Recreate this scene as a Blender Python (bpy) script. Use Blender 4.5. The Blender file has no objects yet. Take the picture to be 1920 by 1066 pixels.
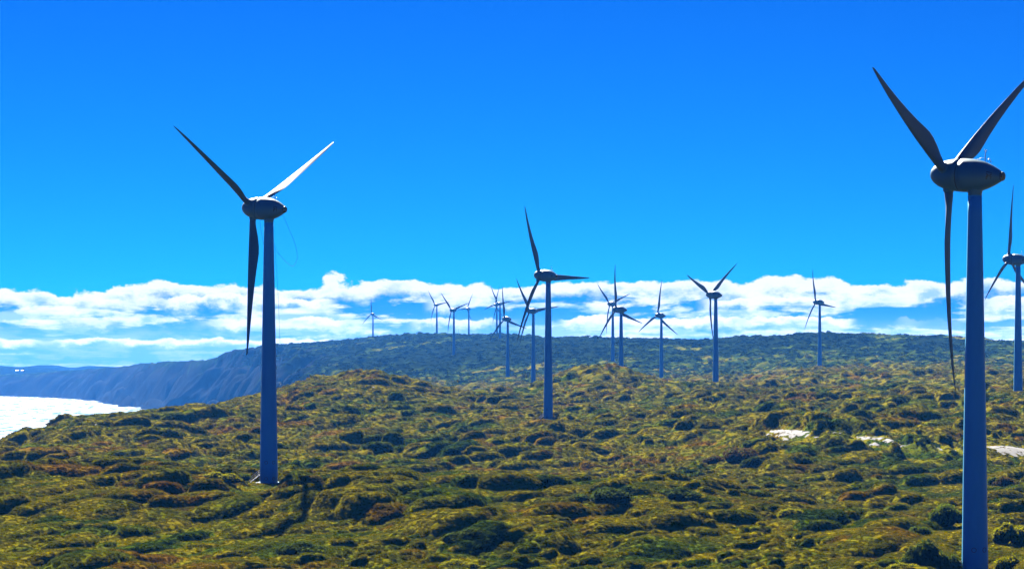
import bpy, bmesh, math, random
import numpy as np
from mathutils import Matrix, Vector
R_ = math.radians
rng = np.random.default_rng(7)
random.seed(7)
scene = bpy.context.scene
COL = scene.collection

# ---------------------------------------------------------------- camera
F_PX, CX, HORIZON, CAM_Z = 4800.0, 960.0, 690.0, 95.0      # photograph pixels (1920 x 1066)
cam_d = bpy.data.cameras.new('camera')
cam_d.sensor_width = 36.0
cam_d.lens = F_PX / 1920.0 * 36.0
cam_d.shift_y = (HORIZON - 533.0) / 1920.0
cam_d.clip_start = 1.0
cam_d.clip_end = 60000.0
cam = bpy.data.objects.new('camera', cam_d)
COL.objects.link(cam)
cam.location = (0, 0, CAM_Z)
cam.rotation_euler = (R_(90), 0, 0)
scene.camera = cam

# ---------------------------------------------------------------- sun, exposure, render settings
SUN_AZ, SUN_EL = R_(-13.0), R_(34.0)                        # azimuth from +Y, positive to the right
sun_vec = Vector((math.sin(SUN_AZ) * math.cos(SUN_EL), math.cos(SUN_AZ) * math.cos(SUN_EL), math.sin(SUN_EL)))
sun_d = bpy.data.lights.new('sun', 'SUN')
sun_d.energy = 5.0
sun_d.angle = R_(0.53)
sun_d.color = (1.0, 0.96, 0.86)
sun = bpy.data.objects.new('sun', sun_d)
COL.objects.link(sun)
sun.rotation_euler = (-sun_vec).to_track_quat('-Z', 'Y').to_euler()

vs = scene.view_settings
scene.display_settings.display_device = 'sRGB'
vs.view_transform = 'Standard'
vs.look = 'None'
vs.exposure = 2.65
vs.gamma = 1.0
vs.use_curve_mapping = False
cy = scene.cycles
cy.use_denoising = True
try:
    cy.denoiser = 'OPENIMAGEDENOISE'
    cy.denoising_input_passes = 'RGB_ALBEDO_NORMAL'
    cy.denoising_prefilter = 'ACCURATE'
except Exception:
    pass
cy.max_bounces = 6
cy.diffuse_bounces = 0
cy.glossy_bounces = 2
cy.transmission_bounces = 3
cy.volume_bounces = 0
cy.transparent_max_bounces = 4
cy.caustics_reflective = False
cy.caustics_refractive = False
cy.use_adaptive_sampling = False
cy.sample_clamp_indirect = 6.0


# ---------------------------------------------------------------- node helpers
class NT:
    """small helper to write node trees as expressions"""
    def __init__(self, tree):
        self.t = tree
        self.n = tree.nodes
        self.l = tree.links

    def node(self, kind, **kw):
        nd = self.n.new(kind)
        for k, v in kw.items():
            setattr(nd, k, v)
        return nd

    def put(self, sock, v):
        if hasattr(v, 'is_output') or isinstance(v, bpy.types.NodeSocket):
            self.l.new(v, sock)
        else:
            sock.default_value = v

    def m(self, op, a, b=None, c=None, clamp=False):
        nd = self.node('ShaderNodeMath', operation=op, use_clamp=clamp)
        for i, v in enumerate((a, b, c)):
            if v is not None:
                self.put(nd.inputs[i], v)
        return nd.outputs[0]

    def smooth(self, v, lo, hi):
        nd = self.node('ShaderNodeMapRange', interpolation_type='SMOOTHSTEP')
        self.put(nd.inputs['Value'], v)
        self.put(nd.inputs['From Min'], lo)
        self.put(nd.inputs['From Max'], hi)
        return nd.outputs['Result']

    def lin(self, v, lo, hi, a=0.0, b=1.0):
        nd = self.node('ShaderNodeMapRange')
        self.put(nd.inputs['Value'], v)
        for k, x in (('From Min', lo), ('From Max', hi), ('To Min', a), ('To Max', b)):
            self.put(nd.inputs[k], x)
        return nd.outputs['Result']

    def noise(self, vec, scale, detail=4.0, rough=0.55, dist=0.0, dim='3D', lac=2.0):
        nd = self.node('ShaderNodeTexNoise', noise_dimensions=dim)
        if vec is not None:
            self.put(nd.inputs['Vector'], vec)
        nd.inputs['Scale'].default_value = scale
        nd.inputs['Detail'].default_value = detail
        nd.inputs['Roughness'].default_value = rough
        nd.inputs['Lacunarity'].default_value = lac
        nd.inputs['Distortion'].default_value = dist
        return nd.outputs['Fac']

    def xyz(self, x, y, z):
        nd = self.node('ShaderNodeCombineXYZ')
        for i, v in enumerate((x, y, z)):
            self.put(nd.inputs[i], v)
        return nd.outputs[0]

    def sep(self, v):
        nd = self.node('ShaderNodeSeparateXYZ')
        self.l.new(v, nd.inputs[0])
        return nd.outputs

    def mix(self, f, a, b, blend='MIX'):
        nd = self.node('ShaderNodeMix', data_type='RGBA', blend_type=blend)
        nd.clamp_factor = True
        self.put(nd.inputs[0], f)
        for i, v in ((6, a), (7, b)):
            self.put(nd.inputs[i], v if not isinstance(v, tuple) else (v + (1.0,))[:4])
        return nd.outputs[2]

    def ramp(self, f, stops, interp='LINEAR'):
        nd = self.node('ShaderNodeValToRGB')
        cr = nd.color_ramp
        cr.interpolation = interp
        while len(cr.elements) < len(stops):
            cr.elements.new(0.5)
        for e, (p, c) in zip(cr.elements, stops):
            e.position = p
            e.color = tuple(c) + (1.0,)
        self.put(nd.inputs[0], f)
        return nd.outputs[0]

    def vmul(self, v, s):
        nd = self.node('ShaderNodeVectorMath', operation='MULTIPLY')
        self.l.new(v, nd.inputs[0])
        nd.inputs[1].default_value = s
        return nd.outputs[0]


# ---------------------------------------------------------------- world: clear sky with a low bank of cloud along the horizon
world = bpy.data.worlds.new('World')
scene.world = world
world.use_nodes = True
world.node_tree.nodes.clear()
w = NT(world.node_tree)
sky = w.node('ShaderNodeTexSky', sky_type='NISHITA')
sky.sun_disc = False
sky.sun_elevation = SUN_EL
sky.sun_rotation = SUN_AZ
sky.altitude = 100.0
sky.air_density = 0.6
sky.dust_density = 0.0
sky.ozone_density = 6.0
SKY_STRENGTH = 0.05
# the clean air of the photograph: the same sky, more saturated
sep_c = w.node('ShaderNodeSeparateColor')
w.l.new(sky.outputs[0], sep_c.inputs[0])
com_c = w.node('ShaderNodeCombineColor')
w.l.new(w.m('MULTIPLY', sep_c.outputs[0], 0.002), com_c.inputs[0])
w.l.new(w.m('MULTIPLY', w.m('POWER', sep_c.outputs[1], 1.6), 0.0500), com_c.inputs[1])
w.l.new(w.m('MULTIPLY', sep_c.outputs[2], 0.325), com_c.inputs[2])
sky_col = com_c.outputs[0]

tc = w.node('ShaderNodeTexCoord')
dx, dy, dz = w.sep(tc.outputs['Generated'])
az = w.m('MULTIPLY', w.m('ARCTAN2', dx, dy), 57.2958)
el = w.m('MULTIPLY', w.m('ARCSINE', dz), 57.2958)
# 1. the puffy row along the top of the bank: its edge is a wavy line with billows on it
big = w.noise(w.xyz(az, 0.0, 7.7), 0.22, 3.0, 0.55)
bump = w.noise(w.xyz(az, w.m('MULTIPLY', el, 1.6), 3.1), 0.85, 5.0, 0.57)
rise = w.lin(az, -11.0, 11.0, -0.10, 0.16)
top = w.m('ADD', w.m('ADD', w.m('ADD', 1.02, rise), w.m('MULTIPLY', big, 0.62)), w.m('MULTIPLY', bump, 1.15))
depth = w.m('SUBTRACT', top, el)                       # degrees below the cloud tops
body = w.smooth(depth, -0.01, 0.075)
# 2. blue slots between the rows of cloud, flatter and closer towards the horizon
sq = w.m('POWER', w.m('MAXIMUM', el, 0.02), 0.72)
slots = w.noise(w.xyz(w.m('MULTIPLY', az, 0.36), w.m('MULTIPLY', sq, 3.3), 11.3), 1.0, 5.0, 0.56, 0.4)
frill = w.noise(w.xyz(w.m('MULTIPLY', az, 1.6), w.m('MULTIPLY', el, 3.2), 41.0), 1.3, 4.0, 0.62)
side = w.lin(az, -11.0, 6.0, 0.035, -0.025)
g0 = w.m('ADD', w.m('ADD', slots, side), w.m('MULTIPLY', w.m('SUBTRACT', frill, 0.5), 0.20))
gap = w.m('MULTIPLY', w.smooth(g0, 0.430, 0.525), w.smooth(depth, 0.22, 0.50))
thin = w.smooth(el, 1.25, 0.35)                         # far rows melt into each other
gap = w.m('MULTIPLY', gap, w.m('SUBTRACT', 1.0, w.m('MULTIPLY', thin, 0.45)))
# 3. billows: bright crests, blue-grey hollows under them
bl1 = w.noise(w.xyz(az, w.m('MULTIPLY', el, 1.9), 53.0), 1.5, 5.0, 0.62)
bl2 = w.noise(w.xyz(w.m('MULTIPLY', az, 0.45), w.m('MULTIPLY', sq, 5.0), 67.0), 1.0, 4.0, 0.60)
hollow = w.m('ADD', w.m('MULTIPLY', w.smooth(bl1, 0.44, 0.70), w.smooth(depth, 0.05, 0.35)), w.m('MULTIPLY', w.smooth(bl2, 0.40, 0.64), w.smooth(depth, 0.3, 0.8)))
hollow = w.m('MINIMUM', hollow, 1.0)
CW = 3.6
white = (CW * 0.97, CW * 0.98, CW * 1.0)
grey = (CW * 0.30, CW * 0.52, CW * 0.92)
c1 = w.mix(w.m('MULTIPLY', hollow, 0.92), white, grey)
c1 = w.mix(w.m('MULTIPLY', w.m('MULTIPLY', w.smooth(az, -3.0, -11.0), w.smooth(el, 0.9, 0.15)), 0.5), c1, (CW * 0.03, CW * 0.30, CW * 0.72))
cover = w.m('MULTIPLY', body, w.m('SUBTRACT', 1.0, gap))
slot_col = w.mix(w.smooth(el, 0.2, 1.7), (CW * 0.10, CW * 0.42, CW * 0.98), (CW * 0.0, CW * 0.24, CW * 0.82))
behind = w.mix(w.smooth(depth, 0.0, 0.35), sky_col, slot_col)
low_gain = w.lin(el, 0.3, 1.9, 1.35, 1.0)              # the far rows lie behind more haze
c1 = w.mix(1.0, c1, w.xyz(low_gain, low_gain, low_gain), 'MULTIPLY')
allsky = w.mix(cover, behind, c1)


def cloud_row(base, top0, amp, thick, seed, fill):
    """one row of cumulus: crisp heaped tops, softer blue-grey underside, broken along its length"""
    heap = w.noise(w.xyz(az, w.m('MULTIPLY', el, 1.5), seed), 1.9, 5.0, 0.58)
    long_ = w.noise(w.xyz(az, 0.0, seed + 5.0), 0.42, 1.0, 0.55)
    line = w.m('ADD', w.m('ADD', top0 - 0.5 * amp, w.m('MULTIPLY', heap, amp)), w.m('MULTIPLY', w.m('SUBTRACT', long_, 0.5), amp * 0.9))
    dp = w.m('SUBTRACT', line, el)
    ragged = w.m('MULTIPLY', heap, thick * 1.3)
    mask = w.m('MULTIPLY', w.smooth(dp, 0.0, 0.045), w.smooth(w.m('SUBTRACT', w.m('ADD', dp, ragged), thick), thick * 0.9, 0.0))
    mask = w.m('MULTIPLY', mask, w.smooth(long_, fill, fill + 0.10))
    under = w.smooth(w.m('ADD', dp, w.m('MULTIPLY', w.m('SUBTRACT', heap, 0.5), thick)), thick * 0.35, thick * 1.05)
    col = w.mix(w.m('MULTIPLY', under, 0.8), white, grey)
    col = w.mix(1.0, col, w.xyz(low_gain, low_gain, low_gain), 'MULTIPLY')
    return w.mix(mask, base, col)


for top0, amp, thick, seed, fill in ((0.66, 0.26, 0.19, 91.0, 0.36), (1.12, 0.42, 0.30, 103.0, 0.45), (1.55, 0.50, 0.36, 117.0, 0.47)):
    allsky = cloud_row(allsky, top0, amp, thick, seed, fill)
bg = w.node('ShaderNodeBackground')
w.l.new(allsky, bg.inputs['Color'])
bg.inputs['Strength'].default_value = SKY_STRENGTH
wo = w.node('ShaderNodeOutputWorld')
w.l.new(bg.outputs[0], wo.inputs['Surface'])


# ---------------------------------------------------------------- numpy noise and terrain
def hash2(i, j, k):
    i = i.astype(np.int64) & 0xffffffff
    j = j.astype(np.int64) & 0xffffffff
    h = (i * 374761393 + j * 668265263 + k * 2147483647 + 1013904223) & 0xffffffff
    h = ((h ^ (h >> 13)) * 1274126177) & 0xffffffff
    h = ((h ^ (h >> 16)) * 2246822519) & 0xffffffff
    h = h ^ (h >> 15)
    return (h & 0xffffff) / float(0x1000000)


def vnoise(x, y, k):
    i, j = np.floor(x), np.floor(y)
    fx, fy = x - i, y - j
    fx = fx * fx * fx * (fx * (fx * 6 - 15) + 10)
    fy = fy * fy * fy * (fy * (fy * 6 - 15) + 10)
    a, b = hash2(i, j, k), hash2(i + 1, j, k)
    c, d = hash2(i, j + 1, k), hash2(i + 1, j + 1, k)
    return (a * (1 - fx) + b * fx) * (1 - fy) + (c * (1 - fx) + d * fx) * fy


def fbm(x, y, k, octaves=4, gain=0.5):
    s = np.zeros_like(x)
    amp, tot = 1.0, 0.0
    for o in range(octaves):
        s += amp * vnoise(x * 2 ** o + 17.3 * o, y * 2 ** o - 9.1 * o, k + o)
        tot += amp
        amp *= gain
    return s / tot


def mounds(x, y, spacing, seed, ang, elong, hmin, hmax, power=2.2, rmin=0.5, rmax=0.95):
    """dome-shaped shrubs on a jittered grid; returns height and a per-shrub random number"""
    ca, sa = math.cos(ang), math.sin(ang)
    a = (x * ca + y * sa) / (spacing * elong)
    b = (-x * sa + y * ca) / spacing
    i0, j0 = np.floor(a), np.floor(b)
    lx, ly = 0.55 * ca - 0.83 * sa, -0.55 * sa - 0.83 * ca
    best = np.zeros_like(x)
    ident = np.full_like(x, 0.5)
    for di in (-1, 0, 1):
        for dj in (-1, 0, 1):
            i, j = i0 + di, j0 + dj
            cx = i + 0.15 + 0.7 * hash2(i, j, seed)
            cyy = j + 0.15 + 0.7 * hash2(i, j, seed + 1)
            rad = rmin + (rmax - rmin) * hash2(i, j, seed + 2)
            hh = hmin + (hmax - hmin) * hash2(i, j, seed + 3) ** 1.5
            r2 = ((a - cx) ** 2 + (b - cyy) ** 2) / rad ** 2
            # wind-pruned: low on the seaward side, full and steep on the lee side
            lee = ((a - cx) * lx + (b - cyy) * ly) / rad
            h = hh * np.clip(1 - r2 ** (power * 0.5), 0, None) ** 0.6 * (0.88 + 0.15 * np.clip(lee, -1, 1))
            win = h > best
            best = np.where(win, h, best)
            ident = np.where(win, hash2(i, j, seed + 4), ident)
    return best, ident


def zpy(D, py):
    return CAM_Z - (py - HORIZON) / F_PX * D


def row(D, pts, isz=False):
    return [(p, D, z if isz else zpy(D, z)) for p, z in pts]


ROWS = [
    row(1.0, [(0, 93.4), (1920, 93.4)], True),
    row(60.0, [(0, 86), (1920, 86)], True),
    row(150.0, [(0, 76.5), (1920, 76.5)], True),
    row(250.0, [(0, 67), (1920, 67)], True),
    row(330.0, [(0, 61.5), (1920, 61)], True),
    row(410.0, [(0, 60.5), (500, 60.5), (1200, 60), (1920, 60.6)], True),
    row(500.0, [(0, 992), (500, 990), (900, 985), (1300, 992), (1920, 1010)]),
    row(600.0, [(0, 900), (230, 893), (503, 907), (640, 899), (900, 908), (1040, 922), (1130, 912), (1300, 922), (1460, 950), (1660, 960), (1830, 972), (1920, 966)]),
    row(665.0, [(0, 64.5), (500, 64.0), (1000, 61.5), (1300, 62), (1460, 61.5), (1660, 61.0), (1920, 61.0)], True),
    row(725.0, [(0, 60), (500, 59), (1000, 58.5), (1300, 59.5), (1460, 61.5), (1660, 62.5), (1920, 62.5)], True),
    row(830.0, [(-300, 910), (0, 864), (130, 858), (300, 872), (503, 884), (900, 884), (1200, 878), (1400, 862), (1500, 842), (1700, 848), (1920, 866)]),
    row(1000.0, [(-300, 910), (0, 858), (60, 828), (130, 805), (300, 814), (503, 830), (700, 822), (900, 828), (1028, 824), (1200, 815), (1400, 803), (1700, 798), (1920, 790)]),
    row(1190.0, [(-300, 900), (0, 862), (60, 830), (130, 808), (200, 791), (290, 785), (503, 775), (600, 770), (700, 770), (850, 788), (1028, 790), (1150, 782), (1342, 772), (1600, 767), (1909, 747)]),
    row(1450.0, [(0, 880), (130, 835), (220, 806), (290, 789), (400, 764), (480, 741), (560, 727), (620, 719), (690, 713), (750, 724), (830, 744), (900, 750), (960, 750), (1028, 750), (1115, 746), (1250, 745), (1500, 748), (1920, 732)]),
    row(1600.0, [(0, 40), (560, 58), (690, 74), (830, 74)], True)[:3] + row(1600.0, [(830, 752), (900, 749), (960, 738), (1040, 711), (1075, 701), (1115, 695), (1150, 699), (1180, 705), (1240, 720), (1300, 730), (1342, 739), (1500, 737), (1700, 730), (1920, 720)]),
    row(1760.0, [(0, 40), (560, 52), (690, 68), (900, 71), (1040, 72), (1115, 74), (1240, 77), (1342, 79.2), (1500, 84), (1700, 86.5), (1920, 88)], True),
    row(2250.0, [(0, 717), (560, 770), (640, 742), (700, 738), (900, 734), (1000, 725), (1115, 718), (1240, 721), (1400, 716), (1537, 702), (1700, 697), (1920, 697)]),
    row(2550.0, [(0, 717), (560, 760), (640, 724), (700, 724), (900, 724), (951, 719), (1115, 708), (1240, 714), (1400, 707), (1537, 691), (1700, 686), (1920, 687)]),
    row(2950.0, [(0, 717), (500, 745), (600, 706), (700, 702), (850, 702), (1000, 692), (1149, 677), (1240, 676), (1342, 673), (1400, 669), (1537, 663), (1700, 659), (1920, 663)]),
    [(p, D, zpy(D, py)) for p, D, py in [(0, 8600, 708), (200, 7000, 700), (385, 4900, 690), (500, 3900, 690), (600, 3800, 683), (700, 3650, 674), (850, 3564, 668), (951, 3550, 660), (1040, 3500, 652), (1150, 3350, 655), (1240, 3300, 655), (1342, 3250, 655), (1540, 3100, 646), (1920, 3010, 654)]],
    [(p, D, zpy(D, py)) for p, D, py in [(0, 9200, 706), (130, 8300, 697), (240, 7300, 688), (260, 6900, 682), (300, 6300, 680), (385, 5400, 676), (420, 5200, 661), (450, 5100, 656), (500, 5000, 651), (600, 5000, 646), (700, 5150, 637), (760, 4700, 633), (850, 4500, 631), (950, 4300, 632), (1040, 3900, 637), (1150, 3700, 640), (1240, 3600, 642), (1330, 3500, 642), (1390, 3450, 638), (1450, 3400, 635), (1510, 3350, 633), (1600, 3300, 635), (1700, 3250, 636), (1780, 3200, 638), (1810, 3180, 642), (1860, 3150, 647), (1920, 3100, 648)]],
]
ROWS.append([(p, D * 1.22, z - 6) for p, D, z in ROWS[-1]])
ROWS.append([(p, 16000.0, z * 0.0 + 40) for p, D, z in ROWS[-2]])

NU, ND = 161, 700
UPX = np.linspace(-900, 2820, NU)
LD = np.linspace(math.log(1.0), math.log(16000.0), ND)


def build_table():
    knD = np.stack([np.interp(UPX, [p for p, _, _ in r], [d for _, d, _ in r]) for r in ROWS])
    knZ = np.stack([np.interp(UPX, [p for p, _, _ in r], [z for _, _, z in r]) for r in ROWS])
    T = np.zeros((NU, ND))
    D = np.exp(LD)
    for c in range(NU):
        xk, zk = knD[:, c], knZ[:, c]
        s = np.diff(zk) / np.diff(xk)
        mm = np.zeros_like(zk)
        for k in range(1, len(zk) - 1):
            if s[k - 1] * s[k] > 0:
                h0, h1 = xk[k] - xk[k - 1], xk[k + 1] - xk[k]
                w1, w2 = 2 * h1 + h0, h1 + 2 * h0
                mm[k] = (w1 + w2) / (w1 / s[k - 1] + w2 / s[k])
        mm[0], mm[-1] = s[0], s[-1]
        k = np.clip(np.searchsorted(xk, D) - 1, 0, len(xk) - 2)
        h = xk[k + 1] - xk[k]
        t = np.clip((D - xk[k]) / h, 0, 1)
        T[c] = (zk[k] * (1 + 2 * t) * (1 - t) ** 2 + h * mm[k] * t * (1 - t) ** 2 +
                zk[k + 1] * t * t * (3 - 2 * t) + h * mm[k + 1] * t * t * (t - 1))
    return T


TABLE = build_table()
COAST = np.array([(-1500, -230), (0, -250), (900, -262), (1100, -262), (1260, -236), (1420, -196), (1550, -150), (1800, -150), (2200, -195), (2700, -262), (3300, -340),
                  (4146, -440), (5067, -600), (5846, -816), (6910, -1080), (7600, -1235), (8300, -1500), (8770, -1760), (9500, -2600), (10500, -4500), (14000, -9000)], float)

# turbines fitted from the photograph: tower px, distance, base height, yaw, rotor phase, blade pitch, downwind flex, label
TURB = [
    (504.0, 606, 67.7, 57.2, 59.7, -86, 0.3, 'stopped wind turbine on the left with blades feathered and a loose rope hanging from it'),
    (1828.0, 411, 60.9, 54.4, 54.3, -3, 1.9, 'nearest and largest wind turbine, its tower cut by the bottom edge on the right'),
    (1909.0, 1197, 80.7, 57.5, 115.5, -3, 1.0, 'mid-distance wind turbine at the right edge, half behind the nearest turbine'),
    (1028.0, 1150, 71.5, 52.7, 90.3, -3, 2.4, 'mid-distance wind turbine near the centre, one blade pointing level to the right'),
    (1000.0, 2230, 79.8, 46.0, 82.8, -3, 2.4, 'distant turbine just left of the central turbine, partly behind its lower blade'),
    (952.0, 2690, 81.6, 48.0, 106.1, -3, 2.4, 'distant turbine standing on pale flats, second tower left of the central turbine'),
    (937.5, 4013, 130.8, 50.0, 81.6, -3, 2.4, 'far turbine on the ridge, right one of a pair of overlapping rotors'),
    (931.6, 4599, 143.7, 49.3, 13.1, -3, 2.4, 'far turbine on the ridge, left one of a pair of overlapping rotors'),
    (851.0, 3564, 110.8, 49.0, 72.6, -3, 2.4, 'far turbine standing below the ridge line, middle one of three close together'),
    (819.0, 4790, 148.3, 46.4, 80.0, -3, 2.4, 'far turbine on the ridge line, left one of three close together'),
    (879.0, 5213, 150.9, 54.8, 24.5, -3, 2.4, 'far turbine on the ridge line, right one of three close together'),
    (699.3, 5420, 144.6, 46.6, 111.1, -3, 2.4, 'smallest and farthest turbine, alone on the ridge line to the left'),
    (1342.0, 1728, 79.4, 51.8, 51.2, -3, 2.4, 'turbine right of centre with two blades raised in a V above its nacelle'),
    (1240.0, 2480, 81.0, 47.6, 1.7, -3, 2.4, 'distant turbine with one blade upright, right of the small scrub knoll'),
    (1164.6, 1930, 74.1, 53.9, 106.5, -3, 2.4, 'front turbine of an overlapping pair, its foot hidden behind the scrub knoll'),
    (1149.0, 2913, 103.0, 48.7, 69.8, -3, 2.4, 'rear turbine of an overlapping pair behind the scrub knoll'),
    (1537.0, 2529, 95.2, 51.1, 97.7, -3, 2.4, 'lone distant turbine on the right, standing before the far ridge'),
]
TPOS = np.array([((t[0] - CX) / F_PX * t[1], t[1], t[2]) for t in TURB])


def raw_land(x, y):
    D = np.maximum(y, 1.0)
    px = CX + F_PX * x / D
    fu = np.clip((px - UPX[0]) / (UPX[1] - UPX[0]), 0, NU - 1.001)
    fd = np.clip((np.log(D) - LD[0]) / (LD[1] - LD[0]), 0, ND - 1.001)
    iu, idd = fu.astype(int), fd.astype(int)
    au, ad = fu - iu, fd - idd
    au = au * au * (3 - 2 * au)
    z = ((TABLE[iu, idd] * (1 - au) + TABLE[iu + 1, idd] * au) * (1 - ad) +
         (TABLE[iu, idd + 1] * (1 - au) + TABLE[iu + 1, idd + 1] * au) * ad)
    z = np.where(y < 1, 93.4 - 0.0 * y, z)
    # hill-sized unevenness, growing with distance
    amp = np.clip((y - 350) / 1500, 0.0, 1.0)
    z = z + amp * (fbm(x / 90, y / 130, 31, 3) - 0.5) * 5.0
    win = np.clip((y - 680) / 120, 0, 1) * np.clip((1380 - y) / 150, 0, 1)
    z = z + win * (fbm(x / 130 + y / 400, y / 75, 37, 2) - 0.5) * 7.0
    far = np.clip((y - 2600) / 1500, 0, 1)
    z = z + far * (fbm(x / 260, y / 300, 41, 4) - 0.5) * 14.0 * np.clip((4200 - y) / 900, 0.15, 1)
    return z


def coast_dist(x, y):
    xc = np.interp(y, COAST[:, 0], COAST[:, 1])
    xd = (np.interp(y + 40, COAST[:, 0], COAST[:, 1]) - np.interp(y - 40, COAST[:, 0], COAST[:, 1])) / 80
    d = (x - xc) / np.sqrt(1 + xd * xd)
    wob = np.clip(y / 4000, 0.3, 1)
    return d + wob * ((fbm(x / 60, y / 60, 51, 3) - 0.5) * 26 + (fbm(x / 240, y / 240, 57, 3) - 0.5) * 70 * np.clip((y - 2000) / 2000, 0, 1)) + np.clip((y - 2300) / 900, 0, 1) * (70 * np.abs(fbm((x + y) / 110, (y - x) / 190, 63, 3) - 0.5) * 2 - 22)


SAND = []          # filled below: (x, y, radius)


def land(x, y):
    z = raw_land(x, y)
    for (tx, ty, tz) in TPOS:
        r2 = (x - tx) ** 2 + (y - ty) ** 2
        rad = 16.0 if ty < 1300 else 45.0
        m = r2 < (3 * rad) ** 2
        if m.any():
            z0 = float(raw_land(np.array([tx]), np.array([ty]))[0])
            z = np.where(m, z + (tz - z0) * np.exp(-r2 / (rad * rad)), z)
    for (sx, sy, sr, sk) in SAND:
        z = z + 1.5 * np.exp(-(((x - sx) / (sr * 1.6)) ** 2 + ((y - sy - 3) / 14.0) ** 2))
    d = coast_dist(x, y)
    wdt = np.interp(y, [0, 1300, 2500, 4000, 6000, 9000], [60, 60, 90, 120, 120, 110])
    gul = np.clip((y - 2200) / 800, 0, 1)
    rid = np.abs(fbm(x / 45 + y / 210, y / 90, 61, 3) - 0.5) * 2
    t = np.clip(d / wdt + gul * (rid - 0.25) * 0.35 * np.clip(d / wdt, 0, 1), 0, 1)
    prof = np.where(t < 0.12, t * 1.3, 0.156 + (t - 0.12) / 0.88 * 0.844)
    prof = prof + 0.18 * np.sin(np.pi * t) * (1 - gul) + 0.10 * np.sin(np.pi * t) * gul
    return np.where(d > 0, z * np.clip(prof, 0, 1.2).clip(0, None), np.maximum(-12.0, d * 0.2))


def canopy(x, y, fine=True):
    """height of the shrub canopy above the ground, plus a per-shrub random number"""
    tall = fbm(x / 46, y / 60, 71, 3)
    k = np.clip((tall - 0.36) / 0.22, 0.10, 1.0)
    near = y < 760
    b0, i0 = mounds(x, y, 25.0, 101, R_(70), 2.0, 0.8, 4.6, 2.2, 0.55, 1.0)
    b1, i1 = mounds(x, y, 7.6, 111, R_(64), 2.25, 0.85, 4.2, 4.2, 0.42, 0.90)
    b2, i2 = mounds(x, y, 3.4, 121, R_(50), 1.5, 0.5, 2.6, 4.0, 0.38, 0.82)
    small = np.clip((fbm(x / 38, y / 55, 75, 3) - 0.40) / 0.18, 0.40, 1.0)
    h1 = b1 * (0.35 + 0.75 * k)
    h2 = b2 * small
    h = np.maximum(h1, h2 * 0.95) + 0.25 * np.minimum(h1, h2)
    ident = np.where(h1 > h2 * 0.95, i1, i2)
    h = h + 0.8 * b0 * (0.35 + 0.65 * k)
    if fine:
        b3, _ = mounds(x, y, 1.7, 131, R_(20), 1.1, 0.05, 0.30, 2.2)
        h = h + b3
    h = h * (1 + 0.22 * np.clip((y - 720) / 150, 0, 1))
    # bigger shrubs on the far ridge
    far = np.clip((y - 2300) / 900, 0, 1)
    if np.any(far > 0):
        b4, i4 = mounds(x, y, 17.0, 141, R_(40), 1.3, 1.5, 6.0, 3.5)
        use = far * b4 > h
        ident = np.where(use, i4, ident)
        h = np.where(use, far * b4, h)
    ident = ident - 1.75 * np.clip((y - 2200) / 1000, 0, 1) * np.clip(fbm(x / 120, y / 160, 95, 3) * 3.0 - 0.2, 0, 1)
    for (tx, ty, tz) in TPOS:
        if ty < 3700:
            q = y - ty
            wd_ = 3.8 if ty < 1300 else 5.0
            r = np.sqrt((x - tx) ** 2 + (q * np.where(q < 0, 0.10 if ty < 1300 else 0.10, 0.9)) ** 2)
            h = h * np.clip((r - wd_) / wd_, 0.06, 1)
    speck = 0.45 + 0.6 * vnoise(x / 2.6, y / 6.0, 88)
    for (sx, sy, sr, sk) in SAND:
        r = np.sqrt((x - sx) ** 2 + ((y - sy + np.where(y < sy, 6.0, 0.0)) * np.where(y < sy - 6, 0.13, sk)) ** 2)
        h = h * np.clip((r - sr * speck) / (sr * 1.1), 0.03, 1)
    h = h * np.clip((y - 200) / 150, 0.02, 1)
    d = coast_dist(x, y)
    h = h * np.clip(d / 30, 0, 1) * np.clip(1.15 - 0.35 * np.exp(-((d - 70) / 60) ** 2), 0, 1)
    return h, ident


def surface(x, y, fine=True):
    h, i = canopy(x, y, fine)
    return land(x, y) + h, h, i


def ground_hit(px, py, with_canopy=False, d0=385.0, d1=3000.0):
    """first place along the sight line through a photograph pixel"""
    D = np.exp(np.linspace(math.log(d0), math.log(d1), 1500))
    x = (px - CX) / F_PX * D
    z = surface(x, D)[0] if with_canopy else land(x, D)
    p = HORIZON - F_PX * (z - CAM_Z) / D
    idx = np.where(p <= py)[0]
    k = idx[0] if len(idx) else -1
    return float(x[k]), float(D[k]), float(land(np.array([x[k]]), np.array([D[k]]))[0])


# open sand: (px, py, half width m)
SAND_PX = [(1446, 826, 4.0), (1462, 824, 5.5), (1480, 826, 6.0), (1500, 826, 5.0), (1575, 832, 4.0), (1600, 834, 5.0), (1630, 837, 4.5), (1650, 838, 3.5),
           (1690, 845, 3.5), (1760, 850, 3.5), (1790, 852, 3.5), (1858, 856, 6.5), (1885, 858, 7.0), (1910, 860, 7.0), (1945, 864, 7.0), (1905, 885, 3.0),
           (1438, 832, 2.0), (1470, 834, 2.2), (1520, 829, 2.0), (1540, 832, 2.4), (1668, 842, 2.4), (1712, 846, 2.0), (1735, 848, 2.4), (1590, 838, 2.0), (1640, 843, 2.2), (1560, 828, 2.4)]
SAND_SPOTS = []
for spx, spy, sr in SAND_PX:
    gx, gy, gz = ground_hit(spx, spy, d0=745)
    SAND_SPOTS.append((gx, gy, sr * 0.62))
gx, gy, gz = ground_hit(1661, 759, d0=900)
ORANGE_SPOT = (gx, gy, 5.0)
SAND = [(a, b, r, 0.30) for a, b, r in SAND_SPOTS] + [(gx, gy, 5.0, 0.35)]


# ---------------------------------------------------------------- materials
def new_mat(name):
    m = bpy.data.materials.new(name)
    m.use_nodes = True
    m.node_tree.nodes.clear()
    return m, NT(m.node_tree)


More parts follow.
